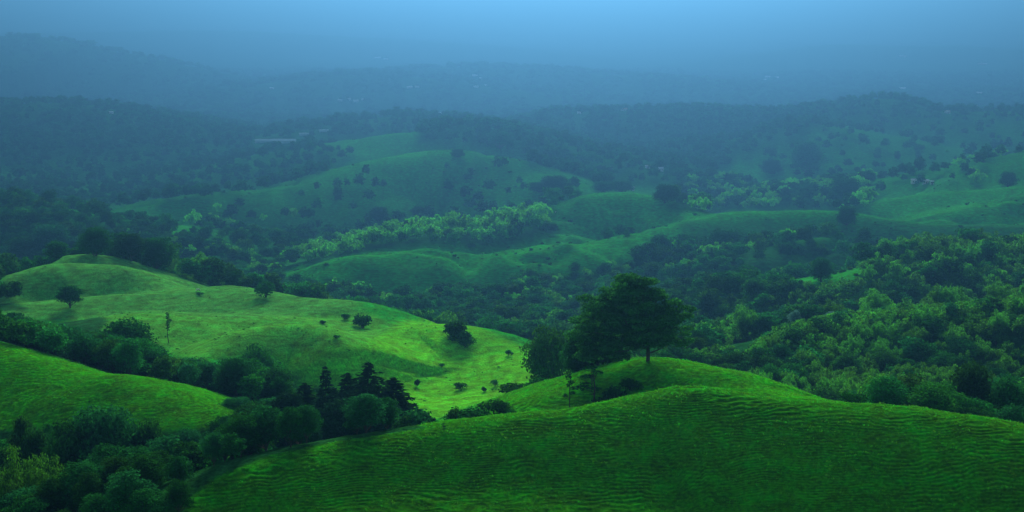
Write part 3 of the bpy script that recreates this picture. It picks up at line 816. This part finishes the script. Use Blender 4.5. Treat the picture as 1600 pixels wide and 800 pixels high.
V3 = [(532,158,7),(545,156,6),(556,159,8),(568,157,6),(425,139,6),(590,91,9),(603,93,7),(742,119,8),(752,124,6),(744,137,7),(760,134,5),(640,138,8),(652,137,6)]
for i, (px, py, w) in enumerate(V3): house('distant_house', px, py, w, 'pale speck of a house on the blue far slopes above the sheds', 'houses on the far slopes', M_TIN, rz=rng.uniform(-.4, .4))
V4 = [(1410,89,10),(1535,101,12),(1200,121,8),(1215,122,7),(1195,125,6),(1410,139,10),(1530,146,8)]
for i, (px, py, w) in enumerate(V4): house('distant_house', px, py, w, 'pale speck of a house on the far hill beyond the ridge summit', 'houses beyond the summit', M_TIN, rz=rng.uniform(-.4, .4))
for px, py, w, lab in [(414,222,30,'long pale greenhouse roof, first of the bright pair on the misty plain'), (444,222,36,'longest pale greenhouse roof on the misty plain'),
                       (476,211,16,'short pale shed behind the long greenhouses on the misty plain'), (506,206,14,'small pale shed farthest behind the greenhouses'),
                       (674,177,14,'bright white shed on the misty rise, nearer the greenhouses'), (690,178,20,'longer bright white shed on the misty rise')]:
    house('shed', px, py, w, lab, 'sheds on the misty plain', M_PLASTIC, 'shed', M_PLASTIC, .3, 2.0, rng.uniform(-.06, .06))
for px, py, w, lab in [(986,297,9,'white hut among the trees on top of the small pasture hill'), (1430,286,12,'white farmhouse on the dusky field beyond the ridge road'),
                       (1446,287,9,'smaller white outbuilding beside the farmhouse on the dusky field'), (1456,288,5,'tiny white shed, last beside the farmhouse on the dusky field'),
                       (174,178,6,'small pale house on the dark blue hill towards the frame border'), (1030,267,12,'pale low house on the misty slope under the ridge village'), (1012,263,7,'tiny pale house above the low house on the misty slope')]:
    house('farmhouse', px, py, w, lab, 'scattered farmhouses', M_TIN, rz=rng.uniform(-.3, .3))
cm_ = cow_mesh()
for px, py, rz, lab in [(309, 455, .4, 'white cow grazing on the pasture shelf beside a low bush'), (1187, 373, 2.6, 'lone white cow on the hillside under the ridge road'), (868, 333, 1.0, 'white cow on the flank of the small pasture hill')]:
    X, Y, z = hit(px, py)
    e = link('cow', cm_, M_HIDE, label=lab, category='cow', group='grazing cattle'); e.location = (X, Y, z); e.rotation_euler = (0, 0, rz); e.scale = (.62, .62, .62)

# ------------------------------------------------------------------ woods
CEIL = {'corner': [(-400,650),(0,690),(30,664),(90,650),(200,650),(250,662),(275,684),(320,672),(350,664),(380,642),(440,622),(480,608),(500,600),(620,615),(650,655),(760,668)],
        'gully': [(-400,440),(20,484),(60,496),(140,512),(230,524),(252,552),(300,556),(340,566),(380,548),(415,552),(440,585),(480,604),(560,610),(640,640)],
        'slopewood': [(880,560),(1100,480),(1150,545),(1185,525),(1210,506),(1260,494),(1300,484),(1400,474),(1500,466),(1600,456),(1900,440)]}
T_all = []
for name, poly, (ya, yb), dens, bam in WOODS:
    segs = [(150, 450, 4.3), (450, 1000, 7.0), (1000, 2500, 12.0), (2500, 5200, 24.0)]
    for sa, sb, sp in segs:
        a, b = max(ya, sa), min(yb, sb)
        if a >= b: continue
        ys = np.arange(a, b, sp)
        xs = np.arange(-.47 * (b + 40), .47 * (b + 40), sp)
        gx, gy = np.meshgrid(xs, ys)
        gx = gx + rng.uniform(-.48, .48, gx.shape) * sp; gy = gy + rng.uniform(-.48, .48, gy.shape) * sp
        gx, gy = gx.ravel(), gy.ravel()
        ok = (np.abs(gx) < .44 * (gy + 30))
        gx, gy = gx[ok], gy[ok]
        gz = height(gx, gy)
        px, py = project(gx, gy, gz)
        ok = inside(poly, px, py)
        cl = .5 + .5 * fbm(gx / (14 * sp / 4.6), gy / (14 * sp / 4.6), 51)
        ok &= rng.random(len(gx)) < (dens if dens > .9 else dens * np.clip(cl * 1.9 - .15, 0, 1.3))
        gx, gy, gz, px, py, cl = gx[ok], gy[ok], gz[ok], px[ok], py[ok], cl[ok]
        n = len(gx)
        H = (.8 if name == 'corner' else 1.) * {150: 8.2, 450: 10.5, 1000: 12.0, 2500: 15.0}[sa] * (.62 + .62 * rng.random(n) ** 1.4)
        if name in CEIL and sb <= 450 or (name == 'slopewood' and False):
            c = np.interp(px, *zip(*CEIL[name])) + rng.uniform(0, 9, n)
            _, _, zmax = unproject(px, c, gy)
            H = np.minimum(H, zmax - gz)
        bm = fbm(gx / 30, gy / 30, 61) * .5 + .5
        isb = rng.random(n) < np.clip(bam + (bm - .5) * 1.6, 0, 1) * (bam > .04)
        keep = H > 2.6
        for i in np.nonzero(keep)[0]:
            T_all.append((gx[i], gy[i], gz[i], H[i], int(isb[i]), name, px[i], py[i]))
TA = np.array([t[:5] for t in T_all])
names = np.array([t[5] for t in T_all])
for hx, hy, hr in HERO:
    d = np.hypot(TA[:, 0] - hx, TA[:, 1] - hy)
    k = (d > hr * .75)
    TA, names = TA[k], names[k]
clr = clearance(TA[:, 0], TA[:, 1], TA[:, 2] + TA[:, 3] * .9)
k = clr > -1.0 - TA[:, 1] * .004
TA, names, clr = TA[k], names[k], clr[k]
ppx, ppy = project(TA[:, 0], TA[:, 1], TA[:, 2] + .6 * TA[:, 3])
inframe = (ppx > -10) & (ppx < 1610) & (ppy > -10) & (ppy < 830)
size_px = TA[:, 3] * FPX / TA[:, 1] * inframe * (clr > 0)
WHERE = {'corner': 'spur thicket', 'gully': 'gully wood', 'slopewood': 'bamboo slope', 'valley': 'valley wood', 'band': 'light band across the valley',
         'belt': 'wood behind the ridge road', 'plain': 'wood on the hazy plain', 'far': 'wood on the far hills', 'ridge': 'wood on the ridge', 'slope': 'wood under the long ridge'}
SPLIT = {'corner': (120, 260, 400), 'gully': (120, 260, 400), 'slopewood': (1200, 1330, 1470), 'valley': (300, 700, 1000)}
SIDE = {'corner': ('at the frame border', 'by its tallest tree', 'by the spur end', 'towards the conifers'),
        'gully': ('at the frame border', 'by its round tree', 'below the pasture shelf', 'towards the conifers'),
        'slopewood': ('beside the knoll', 'under the silvery trees', 'in its middle', 'at the frame border'),
        'valley': ('behind the mound', 'behind the shelf', 'behind the meadow', 'beyond the knoll')}
DEEP = {'corner': (190, 215), 'gully': (290, 340), 'slopewood': (300, 390), 'valley': (640, 760)}
def tell(nm, x, y, h, px):
    """which one: size, how deep in its wood, near what"""
    if nm not in SPLIT: return 'in the ' + WHERE[nm]
    d = DEEP[nm]
    tier = ('front of the ', 'middle of the ', 'rear of the ')[int(y > d[0]) + int(y > d[1])]
    return 'in the ' + tier + WHERE[nm] + ', ' + SIDE[nm][int(np.searchsorted(SPLIT[nm], px))]
chosen = np.zeros(len(TA), bool)
for isb, lim in ((0, 225), (1, 150)):
    idx = np.nonzero((TA[:, 4] == isb) & (size_px > 0))[0]
    chosen[idx[np.argsort(-size_px[idx])[:lim]]] = True
for i in np.nonzero(chosen)[0]:
    x, y, z, h, b = TA[i]
    w = tell(names[i], x, y, h, ppx[i]); gw = 'in the ' + WHERE[names[i]]
    vr = int(rng.integers(60)); vr |= bool(names[i] == 'corner' or (names[i] == 'gully' and ppx[i] > 420))  # corner shade put into the leaf colour by allowing only dark variants
    sz_ = 'tall ' if h > (8.2 if y < 450 else 11) else ('low ' if h < (5.6 if y < 450 else 8) else '')
    wf = rng.random(); sz_ += 'narrow ' if wf < .3 else ('wide ' if wf > .7 else '')
    if b: plant('bamboo_clump', 'bamboo', int(rng.integers(9)), x, y, z - .2, h, h * .62 * (.8 + .5 * wf), None,
                sz_ + 'light green bamboo ' + w, 'bamboo', 'bamboo clumps ' + gw)
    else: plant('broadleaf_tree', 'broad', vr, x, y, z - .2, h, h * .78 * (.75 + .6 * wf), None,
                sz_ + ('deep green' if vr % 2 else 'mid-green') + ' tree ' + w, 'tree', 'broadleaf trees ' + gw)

def scatter(name, pts, zs, sc, rot, idx, protos, label, kind='stuff'):
    """many small plants as one body: points carrying instances of a few plant shapes"""
    me = bpy.data.meshes.new(name)
    n = len(pts)
    me.vertices.add(n); me.vertices.foreach_set('co', np.ascontiguousarray(np.column_stack([pts, zs]), np.float32).ravel())
    a = me.attributes.new('size', 'FLOAT_VECTOR', 'POINT'); a.data.foreach_set('vector', np.ascontiguousarray(sc, np.float32).ravel())
    a = me.attributes.new('turn', 'FLOAT_VECTOR', 'POINT'); a.data.foreach_set('vector', np.ascontiguousarray(rot, np.float32).ravel())
    a = me.attributes.new('pick', 'INT', 'POINT'); a.data.foreach_set('value', np.ascontiguousarray(idx, np.int32))
    pc = bpy.data.collections.new(name + '_shapes')
    for i, m in enumerate(protos):
        po = bpy.data.objects.new('%s_shape_%02d' % (name, i), m); pc.objects.link(po)
    ng = bpy.data.node_groups.new(name, 'GeometryNodeTree')
    ng.interface.new_socket('Geometry', in_out='INPUT', socket_type='NodeSocketGeometry')
    ng.interface.new_socket('Geometry', in_out='OUTPUT', socket_type='NodeSocketGeometry')
    gi, go = ng.nodes.new('NodeGroupInput'), ng.nodes.new('NodeGroupOutput')
    ip = ng.nodes.new('GeometryNodeInstanceOnPoints')
    ci = ng.nodes.new('GeometryNodeCollectionInfo'); ci.inputs[0].default_value = pc
    ci.inputs['Separate Children'].default_value = True; ci.inputs['Reset Children'].default_value = True
    def named(nm, typ):
        t = ng.nodes.new('GeometryNodeInputNamedAttribute'); t.data_type = typ; t.inputs[0].default_value = nm
        return t.outputs[0]
    l = ng.links.new
    l(gi.outputs[0], ip.inputs['Points']); l(ci.outputs[0], ip.inputs['Instance'])
    ip.inputs['Pick Instance'].default_value = True
    l(named('pick', 'INT'), ip.inputs['Instance Index'])
    er = ng.nodes.new('FunctionNodeEulerToRotation'); l(named('turn', 'FLOAT_VECTOR'), er.inputs[0]); l(er.outputs[0], ip.inputs['Rotation'])
    l(named('size', 'FLOAT_VECTOR'), ip.inputs['Scale']); l(ip.outputs[0], go.inputs[0])
    o = link(name, me, label=label, kind=kind)
    md = o.modifiers.new('plants', 'NODES'); md.node_group = ng
    return o
def joined(cm, tm_):
    return cm
def wood_stuff(name, sel, kinds, label):
    near_p, far_p = P[kinds[0]], P[kinds[1]]
    allp = near_p + far_p
    T = TA[sel]
    n = len(T)
    isfar = T[:, 1] > (1150 if kinds[0] == 'midtree' else 780)
    idx = np.where(isfar, len(near_p) + rng.integers(0, 99, n) % len(far_p), rng.integers(0, 99, n) % len(near_p))
    h0 = np.array([p[2] for p in allp])[idx]; r0 = np.array([p[3] for p in allp])[idx]
    sz = T[:, 3] / h0
    wd = np.where(T[:, 1] > 2500, 1.15, .78 if kinds[0] == 'midtree' else .85)
    sx = T[:, 3] * wd * (.85 + .5 * rng.random(n)) / 2 / r0
    scatter(name, T[:, :2], T[:, 2] - .3, np.column_stack([sx, sx, sz]), np.column_stack([0 * sx, 0 * sx, rng.random(n) * 6.283]), idx, [p[0] for p in allp], label)
print('woods', len(TA), 'chosen', chosen.sum())
wood_stuff('forest', ~chosen & (TA[:, 4] == 0), ('midtree', 'fartree'), 'dark mixed woodland filling the valleys and the hazy far hills')
wood_stuff('bamboo_forest', ~chosen & (TA[:, 4] == 1), ('midbamboo', 'farbamboo'), 'light green bamboo growth scattered through the distant woods')

# ------------------------------------------------------------------ grass, weeds and scrub
def tuft_mesh(seed, n=13, h=.19, spread=.2):
    g = np.random.default_rng(seed)
    C = np.column_stack([g.normal(size=n) * spread, g.normal(size=n) * spread, np.full(n, -.04)])
    D = unit(np.column_stack([g.normal(size=(n, 2)) * .55, np.ones(n)])); hh = h * (.6 + .7 * g.random(n))
    W = unit(np.cross(D, g.normal(size=(n, 3)))) * .022
    tip = C + D * hh[:, None] + np.column_stack([D[:, :2] * .5 * hh[:, None], np.zeros(n)])
    midp = C + D * (hh * .6)[:, None]
    co = np.stack([C - W, C + W, midp + W * .9, tip, midp - W * .9], 1).reshape(-1, 3)
    i = np.arange(n)[:, None] * 5
    q = np.vstack([i + [0, 1, 2, 4]]); t3 = i + [4, 2, 3, 3]
    me = bpy.data.meshes.new('tuft')
    me.from_pydata(co.tolist(), [], q.tolist() + [list(r[:3]) for r in t3])
    a = me.attributes.new('tint', 'FLOAT', 'FACE'); a.data.foreach_set('value', np.tile(g.random(n), 2).astype(np.float32))
    me.materials.append(M_GRASS); me.update()
    return me
def wood_at(X, Y):
    ri = np.clip(np.round(np.interp(Y, rows, np.arange(len(rows)))).astype(int), 0, len(rows) - 1)
    ci = np.clip(np.round((X / (Y + 62) - tcol[0]) / (tcol[1] - tcol[0])).astype(int), 0, NC - 1)
    return wood[ri, ci]
def sow(n, ya, yb, seed, half=.37):
    g = np.random.default_rng(seed)
    Y = ya * (yb / ya) ** g.random(n); X = (g.random(n) * 2 - 1) * half * Y
    Z = height(X, Y); w = wood_at(X, Y)
    return g, X, Y, Z, w
g, X, Y, Z, w = sow(60000, 156, 262, 5)
k = (w < .35) & (clearance(X, Y, Z + .3, 60) > -.6)
k &= (g.random(len(X)) < .45 + .55 * fbm(X / 2.5, Y / 2.5, 71))
X, Y, Z = X[k], Y[k], Z[k]; n = len(X); sc = .55 + .75 * g.random(n)
scatter('grass', np.column_stack([X, Y]), Z, np.column_stack([sc, sc, sc * (.6 + .6 * g.random(n))]), np.column_stack([0*X, 0*X, g.random(n) * 6.283]), g.integers(0, 4, n), [tuft_mesh(200 + i) for i in range(4)], 'short tufted grass on the foreground hill, knoll and spur')
print('grass', n)
def clump_mesh(seed, mat, size=.16):
    (co, q, tint), _ = shrub(seed, 1., .75, 6, 26, size)
    m = quad_mesh('clump', co, q, tint=tint); m.materials.append(mat); return m
g, X, Y, Z, w = sow(26000, 262, 520, 6)
px, py = project(X, Y, Z)
k = (w < .3) & (g.random(len(X)) < np.clip(.25 + .9 * fbm(X / 12, Y / 12, 73), .02, 1) * .4) & (clearance(X, Y, Z + .4, 60) > -.5)
X, Y, Z = X[k], Y[k], Z[k]; n = len(X); sc = .10 + .26 * g.random(n) ** 3
scatter('weeds', np.column_stack([X, Y]), Z - .05, np.column_stack([sc * 1.5, sc * 1.5, sc]), np.column_stack([0*X, 0*X, g.random(n) * 6.283]), g.integers(0, 3, n), [clump_mesh(220 + i, M_WEED) for i in range(3)], 'dark weed tufts dotting the bright meadow and the pasture shelf')
g, X, Y, Z, w = sow(24000, 560, 2300, 7)
px, py = project(X, Y, Z)
rough = fbm(X / 60, Y / 60, 75) + .5 * (inside([(1080,350),(1600,345),(1600,420),(1330,480),(1100,440)], px, py)) + .25 * inside([(440,385),(900,375),(900,470),(440,470)], px, py)
k = (w < .5) & (g.random(len(X)) < np.clip(.04 + .6 * rough, .01, .6)) & (clearance(X, Y, Z + 1.5, 60) > -1)
X, Y, Z = X[k], Y[k], Z[k]; n = len(X); sc = (.5 + 1.2 * g.random(n) ** 4) * (.75 + Y / 2600)
scatter('scrub', np.column_stack([X, Y]), Z - .1, np.column_stack([sc * 1.3, sc * 1.3, sc]), np.column_stack([0*X, 0*X, g.random(n) * 6.283]), g.integers(0, 4, n), [clump_mesh(230 + i, M_WEED if i % 2 else M_MID, .3) for i in range(4)], 'low dark scrub roughening the hazy hillsides across the valley')
print('weeds/scrub', n)
# ------------------------------------------------------------------ haze: one even body of moist air
hm, nt, out = new_mat('haze')
pv = nt.nodes.new('ShaderNodeVolumePrincipled')
pv.inputs['Color'].default_value = (*HAZE_COLOR, 1)
pv.inputs['Density'].default_value = HAZE_SIGMA
pv.inputs['Anisotropy'].default_value = HAZE_G
nt.links.new(pv.outputs[0], out.inputs['Volume'])
zb, zt = float(ZZ.min()) - 2.0, 6.0
x1, y0, y1 = 9500.0, -400.0, 17500.0
hv = [(-x1,y0,zb),(x1,y0,zb),(x1,y1,zb),(-x1,y1,zb),(-x1,y0,zt),(x1,y0,zt),(x1,y1,zt),(-x1,y1,zt)]
hf = [(0,3,2,1),(4,5,6,7),(0,1,5,4),(1,2,6,5),(2,3,7,6),(3,0,4,7)]
hme = bpy.data.meshes.new('haze'); hme.from_pydata(hv, [], hf); hme.update()
link('haze', hme, hm, label='pale blue moist haze thickening with distance', kind='stuff')
